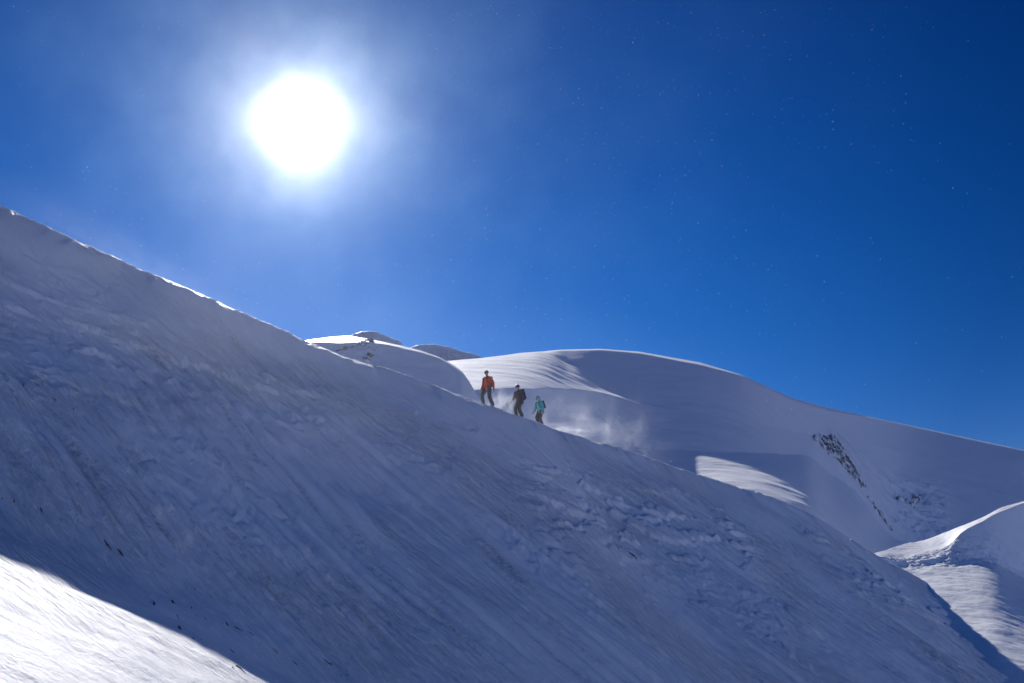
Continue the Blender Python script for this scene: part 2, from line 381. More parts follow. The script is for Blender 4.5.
damp = np.linspace(0, 1, fr.shape[0])[:, None]
topf = 1 - sstep(np.abs(fz - Zk[5][None, :]), 0, 14) * 0.0
near_crest = np.exp(-((fr - Rk[5][None, :]) / 28.0) ** 2)
FDET = far_detail(FX, FY, fz) * (1 - 0.85 * near_crest)
FPY = 0
az_r, _ = az_v(np.array([880.0, 1024.0]), 480)
# broken ice on the right-hand face
def pix_of(X, Y, Z):
    c, s = math.cos(PITCH), math.sin(PITCH)
    dep = Y * c + Z * s; up = -Y * s + Z * c
    return 512 + FPX * X / dep, 341.5 - FPX * up / dep
PXF, PYF = pix_of(FX, FY, fz)
ice = seg_mask(PXF, PYF, [(822, 425, 10), (850, 462, 20), (885, 500, 34), (915, 515, 42)]) * (fr < Rk[5][None, :]) * sstep(PYF, 420, 450)
FDET = FDET + ice * (1.6 * fbm(FX * 0.09, FY * 0.09, 5, 231, 0.6, ridged=True) + 0.8 * fbm(FX * 0.3, FY * 0.3, 3, 241))
FZ = fz + FDET
FD = 0.35 * sstep(fbm(FX * 0.05, FY * 0.05, 5, 251, 0.65), 0.25, 0.6) * ice
dome = grid_mesh('snow_mountain', FX, FY, FZ, M_FAR, FD)
tag(dome, 'broad snow dome with lit benches rising beyond the crest', 'mountain', kind='structure')

# ---- left knoll with its lit cap, in front of the dome
k_crest = curve([(200,343),(300,341.5),(312,339),(330,336.5),(350,335),(375,340),(400,345),(420,350),(440,357),(452,364),(462,371),(470,382),(480,400),(500,430),(540,470)])
k_low = curve([(200,348),(300,344),(312,343.5),(345,343),(368,342),(385,344),(400,347.5),(420,352),(440,358.5),(452,366),(462,373),(470,385),(480,403),(500,432),(540,474)])
k_start = curve([(200,420),(300,420),(400,420),(450,425),(480,440),(500,455),(540,490)])
pxk = np.arange(200, 520, 0.9); azk = az_v(pxk, 360)[0]
Rq, Zq = profile_terrain(azk, azf([(200,120),(540,120)], 360), k_start, [(k_low, const(.62)), (k_crest, const(.27))], 0.5, 60, smooth_px=12)
kr, kz = sample_profile(Rq, Zq, [170, 40, 14, 14], 4)
KAZ = np.broadcast_to(azk, kr.shape); KX = kr * np.sin(KAZ); KY = kr * np.cos(KAZ)
kz = kz + (0.6 * fbm(KX * 0.05, KY * 0.05, 5, 301, .55) + 0.16 * fbm(KX * 0.4, KY * 0.4, 3, 311)) * (1 - 0.8 * np.exp(-((kr - Rq[2][None, :]) / 9) ** 2))
KPX, KPY = pix_of(KX, KY, kz)
knoll = grid_mesh('snow_knoll', KX, KY, kz, M_MID, np.zeros_like(kz))
tag(knoll, 'shaded snow knoll with a bright cap left of the climbers', 'knoll', kind='structure')

# ---- two dark tops further back
def back_peak(name, pts, Y, label, seed):
    pk = curve(pts, 3); lo = curve([(p[0], p[1] + 40) for p in pts])
    px_ = np.arange(pts[0][0], pts[-1][0], 0.9); az_ = az_v(px_, 345)[0]
    Ra, Za = profile_terrain(az_, const(Y), lo, [(pk, const(.62))], 0.6, 120)
    rr, zz = sample_profile(Ra, Za, [60, 12, 10], 1)
    A = np.broadcast_to(az_, rr.shape); X = rr * np.sin(A); Y_ = rr * np.cos(A)
    zz = zz + 1.0 * fbm(X * 0.03, Y_ * 0.03, 4, seed) + 1.3 * fbm(X * 0.07, Y_ * 0.07, 4, seed + 3, 0.6, ridged=True)
    g = 1.0 * sstep(fbm(X * 0.06, Y_ * 0.06, 4, seed + 7, 0.6), -0.3, 0.4)
    o = grid_mesh(name, X, Y_, zz, M_FAR, g); tag(o, label, 'peak', kind='structure'); return o
back_peak('mountain_top', [(300,365),(345,341),(355,333.5),(365,331),(375,332.5),(385,336.5),(400,342.5),(405,350),(430,372)], 560, 'small dark peak showing behind the bright cap of the knoll', 401)
back_peak('mountain_top', [(400,352),(420,345.5),(432,345),(444,346.5),(462,352),(480,357),(500,364),(530,380)], 600, 'dark ridge top between the knoll and the dome', 411)

# ---- the sunlit tongue on the right and the ridge above it
t_crest = curve([(780,590),(850,560),(880,551),(900,546),(925,539),(945,531),(965,524),(985,516),(1000,508),(1012,504),(1024,500),(1100,470),(1250,420)])
t_bench = curve([(780,592),(850,562),(880,553.5),(895,554),(925,553),(950,549),(957,534),(985,519),(1000,512.5),(1012,508),(1024,503),(1100,474),(1250,424)], 30)
t_step = curve([(780,596),(850,568),(880,558),(900,563),(930,560),(960,560),(990,558),(1024,572),(1100,600),(1250,640)], 36)
t_low = curve([(780,600),(850,572),(880,560),(900,568),(930,564),(960,563),(990,562),(1024,578),(1100,606),(1250,646)], 36)
t_start = curve([(780,760),(1250,760)], 60)
pxt = np.arange(800, 1180, 0.8); azt = az_v(pxt, 580)[0]
Rt, Zt = profile_terrain(azt, azf([(780,52),(900,52),(1024,51),(1250,47)], 580), t_start,
    [(t_low, ('R', azf([(780,90),(880,92),(960,94),(1024,97),(1250,114)], 580))), (t_step, const(.6)), (t_bench, azf([(780,.2),(915,.2),(985,1.0),(1250,1.0)], 560)), (t_crest, const(.2))], 0.35, 40, smooth_px=14)
tr, tz = sample_profile(Rt, Zt, [380, 26, 90, 30, 14, 14], 3)
TAZ = np.broadcast_to(azt, tr.shape); TX = tr * np.sin(TAZ); TY = tr * np.cos(TAZ)
rough = np.exp(-((tr - Rt[2][None, :]) / 2.2) ** 2)
tz = tz + 0.25 * fbm(TX * 0.12, TY * 0.12, 3, 501) + 0.09 * fbm((TX * .6 + TY * .8) * 0.5, (TX * .8 - TY * .6) * 0.1, 4, 511) \
     + 0.04 * fbm(TX * 1.1, TY * 1.1, 3, 521) + rough * 0.35 * fbm(TX * 0.7, TY * 0.7, 4, 531, 0.6)
tongue = grid_mesh('snow_field', TX, TY, tz, M_MID, np.zeros_like(tz))
tag(tongue, 'sunlit wind carved snowfield at the right below its rising ridge', 'snowfield', kind='structure')

# ---- low country out to the horizon
ra = np.geomspace(115, 30000, 60); aa = np.linspace(-math.pi, math.pi, 180, endpoint=False)
A2, R2 = np.meshgrid(aa, ra)
X2 = R2 * np.sin(A2); Y2 = R2 * np.cos(A2)
Z2 = -45 - 25 * sstep(R2, 115, 500) + 60 * fbm(X2 * 0.0006, Y2 * 0.0006, 4, 601) * sstep(R2, 900, 3000)
grd = grid_mesh('ground', X2, Y2, Z2, M_FAR, np.zeros_like(Z2), wrap=True)
tag(grd, 'snow covered low ground reaching to the horizon', 'ground', kind='structure')

# ------------------------------------------------------------------ rock showing through the snow
def rock_patch(name, X, Y, Z, PX, PY, pts, amp, sc, thr, seed, label, cat='rock outcrop'):
    m = seg_mask(PX, PY, pts)
    rows = np.where(m.max(1) > 0)[0]; cols = np.where(m.max(0) > 0)[0]
    sl_ = (slice(rows[0], rows[-1] + 2), slice(cols[0], cols[-1] + 2))
    x, y, z, mm = X[sl_], Y[sl_], Z[sl_], m[sl_]
    n = fbm(x * sc, y * sc + z * sc * 0.5, 5, seed, 0.62, ridged=True)
    n2 = fbm((x + z) * sc * 0.7, (y - z) * sc * 1.6, 4, seed + 5, 0.6)
    off = amp * (0.9 * n + 1.1 * n2 + thr) - amp * 1.3 * (1 - mm)
    o = grid_mesh(name, x, y - off * 0.4, z + off, M_ROCK, mask=(off > -0.4 * amp))
    o.data.polygons.foreach_set('use_smooth', np.zeros(len(o.data.polygons), bool))
    return tag(o, label, cat)
rock_patch('rock_outcrop', FX, FY, FZ, PXF, PYF, [(816, 438, 5), (832, 447, 12), (847, 468, 9), (864, 490, 4)], 0.9, 0.42, -0.12, 701, 'dark rock band breaking through the shaded face of the snow dome')
rock_patch('rock_outcrop', FX, FY, FZ, PXF, PYF, [(869, 502, 2.5), (878, 514, 3), (892, 532, 2)], 0.8, 0.45, 0.0, 711, 'thin lower rib of dark rock beside the broken ice at the foot of the dome')
rock_patch('rock_outcrop', FX, FY, FZ, PXF, PYF, [(898, 503, 3), (912, 506, 6), (918, 498, 5)], 1.0, 0.3, -0.25, 721, 'dark ice and rock block in the seracs above the right snowfield')
rock_patch('rock_outcrop', KX, KY, kz, KPX, KPY, [(336, 350, 3), (352, 347, 4), (371, 341, 5), (372, 352, 7), (366, 360, 6)], 0.3, 0.9, -0.35, 731, 'rocky patch in the knoll below its bright snow cap')

def hit_near(px, py):
    x, y, z = [float(v) for v in ray(px, py)]
    h = math.hypot(x, y); rr_ = np.arange(8, 95, 0.04)
    X = x / h * rr_; Y = y / h * rr_; Z = z / h * rr_
    g = near_z(X, Y)
    i = int(np.argmax(Z < g)); return Vector((X[i], Y[i], g[i]))
def stone_mesh(seed):
    bm = bmesh.new(); bmesh.ops.create_icosphere(bm, subdivisions=3, radius=1)
    o_ = Vector((seed * 3.1, seed * 1.7, 0))
    for v in bm.verts:
        d = v.co.normalized(); k = 1 + 0.45 * mnoise.fractal(d * 1.3 + o_, 0.8, 2.0, 4)
        v.co = Vector((d.x * k, d.y * k * 0.5, d.z * k * 0.42))
    me = bpy.data.meshes.new('stone'); bm.to_mesh(me); bm.free(); me.materials.append(M_STONE)
    return me
STONES = [stone_mesh(i) for i in range(5)]
lines = [([(0, 500), (14, 505)], 2, .12, 'at the left edge above the sunlit snow'), ([(40, 508), (52, 514)], 2, .08, 'near the left edge beside the brown slab'),
         ([(135, 588), (158, 604), (190, 630), (205, 642)], 8, .08, 'in the row nearest the sunlit corner'),
         ([(172, 604), (200, 615), (225, 624), (248, 633)], 10, .08, 'in the long middle row above the sunlit corner'), ([(262, 647), (280, 655), (300, 663)], 4, .07, 'between the middle row and the bottom edge'),
         ([(311, 662), (330, 667), (350, 678)], 6, .10, 'in the row running off the bottom edge'), ([(222, 662), (240, 670)], 3, .09, 'at the shadow edge of the sunlit corner'),
         ([(188, 586), (218, 602)], 4, .06, 'in the short row over the middle row'), ([(20, 385), (90, 415)], 6, .06, 'high on the left part of the slope'),
         ([(80, 398), (125, 420)], 4, .06, 'in the loose cluster high on the left slope'), ([(618, 546), (636, 557)], 4, .12, 'in the short dark row right of centre')]
def stone(pos, size, rz, tilt, seed, label, group=None):
    o = bpy.data.objects.new('stone', STONES[seed % 5]); COL.objects.link(o)
    o.location = pos - Vector((0, 0, 0.30 * size)); o.rotation_euler = (tilt, 0.5, rz); o.scale = (size * 1.7, size * 0.5, size * 0.75)
    return tag(o, label, 'stone', group)
rs = random.Random(5)
ORD = ['first', 'second', 'third', 'fourth', 'fifth', 'sixth', 'seventh', 'eighth', 'ninth', 'tenth']
for k, (pl, n, sz_, where) in enumerate(lines):
    spots = []
    for i in range(n):
        t = (i + rs.uniform(-.7, .7)) / max(1, n - 1) * (len(pl) - 1); t = min(max(t, 0), len(pl) - 1.001); j = int(t); f = t - j
        w = 1.2 if k in (0, 1, 10) else 2.6
        spots.append((pl[j][0] + (pl[j + 1][0] - pl[j][0]) * f + rs.gauss(0, w), pl[j][1] + (pl[j + 1][1] - pl[j][1]) * f + rs.gauss(0, w)))
    spots.sort()
    for i, (px, py) in enumerate(spots):
        first = ('left of two small dark stones ', 'right of two small dark stones ')[i] if n == 2 else ORD[i] + ' small dark stone from the left '
        stone(hit_near(px, py), sz_ * rs.uniform(.35, 1.2) ** 1.3, R(-45) + rs.uniform(-.5, .5), rs.uniform(-.4, .4), rs.randrange(5),
              first + where, 'stones ' + where)
stone(hit_near(106, 543), .15, R(-42), 0.1, 1, 'upper half of the long brown slab emerging from snow at the lower left')
stone(hit_near(119, 551), .17, R(-45), 0.1, 3, 'lower half of the long brown slab emerging from snow at the lower left')
stone(hit_near(233, 652), .11, R(-45), 0.1, 2, 'dark stone standing apart just above the sunlit corner')

# ------------------------------------------------------------------ climbers
def frames(path):
    out = []
    for i, p in enumerate(path):
        a = path[max(0, i - 1)]; b = path[min(len(path) - 1, i + 1)]
        t = (b - a).normalized(); up = Vector((0, 1, 0)) if abs(t.y) < .9 else Vector((1, 0, 0))
        u = t.cross(up).normalized(); w = t.cross(u).normalized(); out.append((p, u, w))
    return out
def loft(bm, rows, n=14):
    """rows: (centre, u axis, v axis, ru, rv)"""
    rings = []
    for c, u, v, ru, rv in rows:
        rings.append([bm.verts.new(c + u * (ru * math.cos(2 * math.pi * k / n)) + v * (rv * math.sin(2 * math.pi * k / n))) for k in range(n)])
    for a, b in zip(rings[:-1], rings[1:]):
        for k in range(n): bm.faces.new((a[k], a[(k + 1) % n], b[(k + 1) % n], b[k]))
    for rg, c, s_ in ((rings[0], rows[0], 1), (rings[-1], rows[-1], -1)):
        cv = bm.verts.new(c[0])
        for k in range(n): bm.faces.new((rg[(k + 1) % n], rg[k], cv) if s_ > 0 else (rg[k], rg[(k + 1) % n], cv))
def tube(bm, pts, rad, n=12, sub=4):
    pts = [Vector(p) for p in pts]; P = []; Q = []
    for i in range(len(pts) - 1):
        for j in range(sub):
            t = j / sub; P.append(pts[i].lerp(pts[i + 1], t)); Q.append(rad[i] + (rad[i + 1] - rad[i]) * t)
    P.append(pts[-1]); Q.append(rad[-1])
    S = [P[0]] + [P[i] * .5 + (P[i - 1] + P[i + 1]) * .25 for i in range(1, len(P) - 1)] + [P[-1]]
    F = frames(S)
    # rounded ends
    rows = []
    t0 = (S[0] - S[1]).normalized(); t1 = (S[-1] - S[-2]).normalized()
    for a in (.95, .7, .35): rows.append((S[0] + t0 * Q[0] * a, F[0][1], F[0][2], Q[0] * math.sqrt(1 - a * a), Q[0] * math.sqrt(1 - a * a)))
    for (c, u, w), q in zip(F, Q): rows.append((c, u, w, q, q))
    for a in (.35, .7, .95): rows.append((S[-1] + t1 * Q[-1] * a, F[-1][1], F[-1][2], Q[-1] * math.sqrt(1 - a * a), Q[-1] * math.sqrt(1 - a * a)))
    loft(bm, rows, n)
def ball(bm, c, rx, ry, rz_, rot=None):
    m = Matrix.Translation(Vector(c)) @ (rot.to_4x4() if rot else Matrix()) @ Matrix.Diagonal((rx, ry, rz_, 1))
    bmesh.ops.create_icosphere(bm, subdivisions=3, radius=1, matrix=m)
def finish(name, bm, mat, parent=None, voxel=0.012, smooth=4, wrinkle=0.0):
    me = bpy.data.meshes.new(name); bmesh.ops.recalc_face_normals(bm, faces=bm.faces); bm.to_mesh(me); bm.free()
    o = bpy.data.objects.new(name, me); COL.objects.link(o)
    if voxel:
        md = o.modifiers.new('r', 'REMESH'); md.mode = 'VOXEL'; md.voxel_size = voxel
        sm = o.modifiers.new('s', 'SMOOTH'); sm.iterations = smooth; sm.factor = 0.5
        dg = bpy.context.evaluated_depsgraph_get(); me2 = bpy.data.meshes.new_from_object(o.evaluated_get(dg))
        o.modifiers.clear(); o.data = me2; me2.name = name; bpy.data.meshes.remove(me); me = me2
        if wrinkle:
            for v in me.vertices:
                v.co += v.normal * wrinkle * mnoise.fractal(v.co * 9.0, .8, 2.0, 3)
    for p in me.polygons: p.use_smooth = True
    me.materials.clear(); me.materials.append(mat)
    if parent: o.parent = parent
    return o
M_SKIN = plain('skin', (.50, .30, .22), .6, .1)
def ik(h, a, l1, l2, fwd):
    d = a - h; L = min(d.length, (l1 + l2) * .999); d.normalize()
    x = (l1 * l1 - l2 * l2 + L * L) / (2 * L); hh = math.sqrt(max(l1 * l1 - x * x, 0))
    f = (fwd - d * fwd.dot(d)).normalized()
    return h + d * x + f * hh
def climber(px, back, yaw, H, feet, hands, lean, headpitch, cols, label, headgear, hipdrop=0.03):
    """figure facing local +x. feet / hands: local targets (x, y[, z])"""
    k = H / 1.78
    i_ = np.interp(px, [c[0] for c in CREST], range(len(CREST))); j = int(i_); f = i_ - j
    c0 = Vector(_c[j]).lerp(Vector(_c[j + 1]), f); base = c0 + Vector((ax, ay, 0)) * back
    gz = float(near_z(np.array([base.x]), np.array([base.y]))[0]); base.z = gz
    rot = Matrix.Rotation(yaw, 3, 'Z')
    def ground(lx, ly):
        w = rot @ Vector((lx, ly, 0)); return float(near_z(np.array([base.x + w.x]), np.array([base.y + w.y]))[0]) - gz
    ank = [Vector((fx, fy, ground(fx, fy) + .09 * k)) for fx, fy in feet]
    low = min(a.z for a in ank)
    hipz = min(.93 * k - hipdrop + (low - .09 * k), low + .835 * k)
    pel = Vector((0.0, 0, hipz)); L = R(lean)
    fwd = Vector((1, 0, 0)); tdir = Vector((math.sin(L), 0, math.cos(L)))
    def T(h, x=0, y=0):                       # a point up the leaning trunk
        return pel + tdir * (h * k) + Vector((math.cos(L), 0, -math.sin(L))) * x * k + Vector((0, y * k, 0))
    nx = Vector((math.cos(L), 0, -math.sin(L))); ny = Vector((0, 1, 0))
    hips = [pel + Vector((0, s_ * .095 * k, -.02)) for s_ in (1, -1)]
    knees = [ik(hips[q], ank[q], .43 * k, .43 * k, Vector((1, .1 * (1 - 2 * q), 0))) for q in (0, 1)]
    sh = [T(.50, 0, s_ * .185) for s_ in (1, -1)]
    wr = [Vector(h) * k + Vector((0, 0, pel.z - .93 * k)) for h in hands]
    for q in (0, 1):
        d = wr[q] - sh[q]
        if d.length > .55 * k: wr[q] = sh[q] + d.normalized() * .55 * k
    el = [ik(sh[q], wr[q], .30 * k, .27 * k, Vector((-1, .35 * (1 - 2 * q), -.2))) for q in (0, 1)]
    neck = T(.57); hp = R(headpitch); hd = Vector((math.sin(hp), 0, math.cos(hp))); hf = Vector((math.cos(hp), 0, -math.sin(hp)))
    hc = neck + hd * .155 * k + hf * .02 * k
    hrot = Matrix((hf, ny, hd)).transposed()
    def head_pt(x, y, z): return hc + hrot @ (Vector((x, y, z)) * k)
    def trunk(bm, g, z0, z1):
        prof = [(-.16, .115, .165), (-.08, .125, .175), (0, .12, .17), (.12, .105, .15), (.25, .12, .165), (.38, .13, .185), (.47, .115, .175), (.53, .075, .11), (.56, .06, .065)]
        loft(bm, [(T(h), nx, ny, (a + g) * k, (b_ + g) * k) for h, a, b_ in prof if z0 <= h <= z1], 20)
    def hand(bm, q, g=0.0):
        d = (wr[q] - el[q]).normalized(); side = Vector((0, 1 - 2 * q, 0)); f_ = (fwd - d * fwd.dot(d)).normalized()
        p0 = wr[q]; p1 = p0 + d * .085 * k
        tube(bm, [p0, p0 + d * .045 * k, p1], [.026 * k + g, .036 * k + g, .036 * k + g], 10)
        for m in range(4):
            st = p1 + f_ * (.028 - .019 * m) * k; ln = (.036, .042, .040, .031)[m] * k
            inn = (-side * .7 + d * .4).normalized()
            tube(bm, [st - d * .02 * k, st + d * ln * .6, st + d * ln * .8 + inn * ln * .6, st + d * ln * .5 + inn * ln * 1.1], [.0095 * k + g * .5] * 4, 7, 2)
        th = p0 + d * .03 * k + f_ * .025 * k
        tube(bm, [th, th + f_ * .03 * k + d * .02 * k, th + f_ * .03 * k + d * .05 * k - side * .02 * k], [.013 * k + g * .5, .011 * k + g * .5, .010 * k + g * .5], 7, 2)
        return p1
    # --- body: one continuous skin
    bm = bmesh.new(); trunk(bm, 0, -.2, .6)
    tube(bm, [T(.50), neck, hc - hd * .04 * k], [.07 * k, .056 * k, .06 * k])
    ball(bm, head_pt(-.008, 0, .022), .098 * k, .077 * k, .108 * k, hrot)
    ball(bm, head_pt(.028, 0, -.045), .062 * k, .056 * k, .07 * k, hrot)
    tube(bm, [head_pt(.088, 0, .018), head_pt(.108, 0, -.018)], [.011 * k, .016 * k], 8, 2)
    tube(bm, [head_pt(.083, -.02, -.052), head_pt(.089, 0, -.052), head_pt(.083, .02, -.052)], [.008 * k, .010 * k, .008 * k], 8, 2)
    for s_ in (1, -1):
        ball(bm, head_pt(-.005, s_ * .078, -.002), .02 * k, .010 * k, .032 * k, hrot)
        ball(bm, head_pt(.08, s_ * .03, .02), .012 * k, .013 * k, .010 * k, hrot)
    for q in (0, 1):
        tube(bm, [hips[q], knees[q], ank[q]], [.085 * k, .058 * k, .042 * k]); tube(bm, [ank[q], ank[q] + Vector((.13 * k, 0, -.045 * k))], [.043 * k, .034 * k])
        tube(bm, [T(.47, 0, .1 * (1 - 2 * q)), sh[q], el[q], wr[q]], [.06 * k, .056 * k, .041 * k, .029 * k]); hand(bm, q)
    person = finish('person', bm, M_SKIN, None, 0.011, 2)
    person.location = base; person.rotation_euler = (0, 0, yaw); tag(person, label, 'person', 'climbers walking up the crest')
    # --- clothes
    bm = bmesh.new(); trunk(bm, .036, -.17, .57)
    for q in (0, 1): tube(bm, [T(.46, 0, .1 * (1 - 2 * q)), sh[q], el[q], wr[q]], [.095 * k, .092 * k, .074 * k, .056 * k])
    tube(bm, [T(.50), T(.60)], [.085 * k, .068 * k])
    if headgear == 'hood':
        tube(bm, [T(.55, -.02), hc - hd * .02 * k - hf * .02 * k], [.09 * k, .10 * k])
    jk = finish('jacket', bm, cols['jacket'], person, 0.012, 4, .010)
    bm = bmesh.new()
    for q in (0, 1): tube(bm, [hips[q] + Vector((0, 0, .05)), knees[q], ank[q] + Vector((0, 0, -.01))], [.125 * k, .095 * k, .085 * k])
    loft(bm, [(T(h), nx, ny, a * k, b_ * k) for h, a, b_ in ((-.10, .12, .165), (0, .128, .178), (.10, .12, .165))], 20)
    finish('trousers', bm, cols['trousers'], person, 0.012, 4, .010)
    for q in (0, 1):
        bm = bmesh.new(); a = ank[q]
        tube(bm, [a + Vector((-.01, 0, .10 * k)), a + Vector((0, 0, 0)), a + Vector((-.02, 0, -.045 * k))], [.062 * k, .058 * k, .05 * k])
        tube(bm, [a + Vector((-.035 * k, 0, -.045 * k)), a + Vector((.09 * k, 0, -.045 * k)), a + Vector((.165 * k, 0, -.05 * k))], [.048 * k, .052 * k, .040 * k])
        finish('boot', bm, cols['boot'], person, 0.010, 2)
        bm = bmesh.new(); hand(bm, q, .007)
        finish('glove', bm, cols['glove'], person, 0.007, 2)
    # belt of the harness
    bm = bmesh.new(); loft(bm, [(T(h), nx, ny, (.118 + g) * k, (.165 + g) * k) for h, g in ((.045, .02), (.055, .036), (.085, .036), (.095, .02))], 24)
    finish('harness_belt', bm, cols['belt'], person, 0)
    # headgear
    if headgear in ('helmet', 'hat'):
        bm = bmesh.new(); g = .022 if headgear == 'helmet' else .010
        bmesh.ops.create_icosphere(bm, subdivisions=4, radius=1)
        for v in list(bm.verts):
            if v.co.z < -.12 + .25 * v.co.x: v.co.z = -.12 + .25 * v.co.x
        bmesh.ops.transform(bm, verts=bm.verts, matrix=Matrix.Translation(head_pt(-.012, 0, .034)) @ hrot.to_4x4() @ Matrix.Diagonal(((.100 + g) * k, (.080 + g) * k, (.100 + g) * k, 1)))
        hg = finish('helmet' if headgear == 'helmet' else 'beanie', bm, cols['head'], person, 0)
        bm = bmesh.new(); tube(bm, [head_pt(.03, .082, .015), head_pt(.0, .07, -.05), head_pt(.035, 0, -.115), head_pt(0, -.07, -.05), head_pt(.03, -.082, .015)], [.008 * k] * 5, 8)
        finish('chin_strap', bm, cols['belt'], person, 0)
    else:
        bm = bmesh.new()
        bmesh.ops.create_icosphere(bm, subdivisions=4, radius=1)
        bmesh.ops.delete(bm, geom=[v for v in bm.verts if v.co.x > .62 and abs(v.co.y) < .72 and v.co.z < .45 and v.co.z > -.9], context='VERTS')
        bmesh.ops.transform(bm, verts=bm.verts, matrix=Matrix.Translation(head_pt(-.012, 0, .004)) @ hrot.to_4x4() @ Matrix.Diagonal((.125 * k, .108 * k, .142 * k, 1)))
        bmesh.ops.solidify(bm, geom=list(bm.faces), thickness=-.012)
        hd_ = finish('hood', bm, cols['jacket'], person, 0)
    bm = bmesh.new()
    tube(bm, [head_pt(.058, .062, .022), head_pt(.092, .036, .022), head_pt(.098, 0, .026), head_pt(.092, -.036, .022), head_pt(.058, -.062, .022)], [.014 * k, .022 * k, .017 * k, .022 * k, .014 * k], 8)
    finish('sunglasses', bm, cols['glass'], person, 0)
    return dict(o=person, T=T, base=base, yaw=yaw, k=k, wr=wr, el=el, rot=rot, nx=nx, ny=ny, tdir=tdir, ground=ground, gz=gz)
def to_world(P, v): return P['base'] + P['rot'] @ v
def rounded_box(bm, cen, X, Y, Z, hx, hy, hz, pw=3.2, taper=0.0):
    bmesh.ops.create_icosphere(bm, subdivisions=4, radius=1)
    for v in bm.verts:
        if v.tag: continue
        d = v.co.copy(); s_ = (abs(d.x) ** pw + abs(d.y) ** pw + abs(d.z) ** pw) ** (-1 / pw); d *= s_
        t = 1 - taper * d.z
        v.co = cen + X * d.x * hx * t + Y * d.y * hy * t + Z * d.z * hz; v.tag = True
def backpack(P, size, mat, mat2, label):
    """worn on the back; shoulder straps come over the front of the jacket"""
    k = P['k']; T = P['T']; nx, ny, td = P['nx'], P['ny'], P['tdir']
    e = bpy.data.objects.new('backpack', None); COL.objects.link(e); e.location = P['base']; e.rotation_euler = (0, 0, P['yaw'])
    tag(e, label, 'backpack')
    hx, hy, hz = size
    bm = bmesh.new(); cen = T(.30, -.15 - hx * .9); rounded_box(bm, cen, nx, ny, td, hx, hy, hz, 3.4, .08)
    finish('pack_body', bm, mat, e, 0)
    bm = bmesh.new(); rounded_box(bm, cen + td * (hz * 1.02) + nx * .01, nx, ny, td, hx * 1.02, hy * .95, .055, 3.0)
    finish('lid', bm, mat2, e, 0)
    for s_ in (1, -1):
        bm = bmesh.new()
        tube(bm, [T(.50, -.13, s_ * .09), T(.57, -.03, s_ * .105), T(.50, .145, s_ * .11), T(.33, .165, s_ * .13), T(.20, .10, s_ * .19), T(.12, -.08, s_ * .19)], [.020] * 6, 8)
        finish('shoulder_strap', bm, mat2, e, 0)
        bm = bmesh.new(); rounded_box(bm, cen + ny * s_ * (hy * 1.0) - td * hz * .45, nx, ny, td, hx * .7, .03, hz * .4)
        finish('side_pocket', bm, mat2, e, 0)
    return e
M_POLE = plain('pole_metal', (.45, .45, .47), .35, .05); M_GRIP = plain('pole_grip', (.06, .06, .06), .8, .1)
def trek_pole(P, q, tip, label):
    h = to_world(P, P['wr'][q] + (P['wr'][q] - P['el'][q]).normalized() * .075 * P['k'])
    t = to_world(P, Vector((tip[0], tip[1], P['ground'](*tip))))
    d = (h - t).normalized(); top = h + d * .07
    e = bpy.data.objects.new('trekking_pole', None); COL.objects.link(e); e.location = t; tag(e, label, 'trekking pole')
    o_ = t
    bm = bmesh.new(); tube(bm, [Vector((0, 0, 0)), h - o_], [.006, .010], 8); finish('shaft', bm, M_POLE, e, 0)
    bm = bmesh.new(); tube(bm, [h - o_ - d * .07, h - o_, top - o_], [.015, .017, .019], 8); finish('grip', bm, M_GRIP, e, 0)
    bm = bmesh.new(); bmesh.ops.create_cone(bm, segments=16, radius1=.045, radius2=.03, depth=.012, cap_ends=True, matrix=Matrix.Translation(d * .08)); finish('basket', bm, M_GRIP, e, 0)

YAW = math.atan2(-.78, -.62)
orange = dict(jacket=plain('orange_cloth', (.62, .095, .035), .75, .15), trousers=plain('slate_cloth', (.075, .085, .095), .8, .15), boot=plain('pale_boot', (.25, .24, .22), .7, .2),
              glove=plain('pale_glove', (.42, .40, .38), .8, .1), belt=plain('dark_webbing', (.04, .04, .045), .8, .1), head=plain('green_grey_shell', (.10, .15, .12), .35, .1), glass=plain('dark_lens', (.02, .02, .025), .15, .0))
black = dict(jacket=plain('black_cloth', (.045, .045, .06), .8, .2), trousers=plain('brown_black_cloth', (.055, .048, .045), .85, .2), boot=plain('dark_boot', (.04, .035, .03), .7, .2),
             glove=plain('black_glove', (.03, .03, .03), .8, .1), belt=plain('black_webbing', (.03, .03, .035), .8, .1), head=plain('navy_shell', (.02, .03, .10), .35, .1), glass=plain('black_lens', (.02, .02, .02), .15, .0))
teal = dict(jacket=plain('teal_cloth', (.09, .36, .38), .75, .12), trousers=plain('plum_brown_cloth', (.085, .065, .07), .8, .2), boot=plain('brown_boot', (.06, .045, .04), .7, .2),
            glove=plain('light_glove', (.35, .38, .34), .8, .1), belt=plain('navy_webbing', (.03, .035, .05), .8, .1), head=None, glass=plain('smoke_lens', (.03, .03, .03), .15, .0))
P1 = climber(489.3, .45, YAW, 1.86, [(-.14, .22), (.12, -.17)], [(-.08, .34, .82), (.10, -.33, .80)], 4, 14, orange,
             'lead climber in orange jacket, grey trousers and dull green helmet, highest on the crest', 'helmet')
backpack(P1, (.10, .14, .24), plain('maroon_pack', (.10, .02, .025), .8, .2), orange['belt'], 'dark slim backpack worn by the climber in orange')
trek_pole(P1, 0, (-.45, .62), 'thin trekking pole trailing beside the climber in orange')
P2 = climber(522.2, .60, YAW - .15, 1.82, [(-.04, .14), (.10, -.10)], [(.05, .30, .85), (.22, -.44, .88)], 10, 10, black,
             'middle climber dressed all in black with a dark blue helmet', 'helmet', .05)
backpack(P2, (.13, .16, .27), black['jacket'], black['belt'], 'bulky black backpack worn by the climber in black')
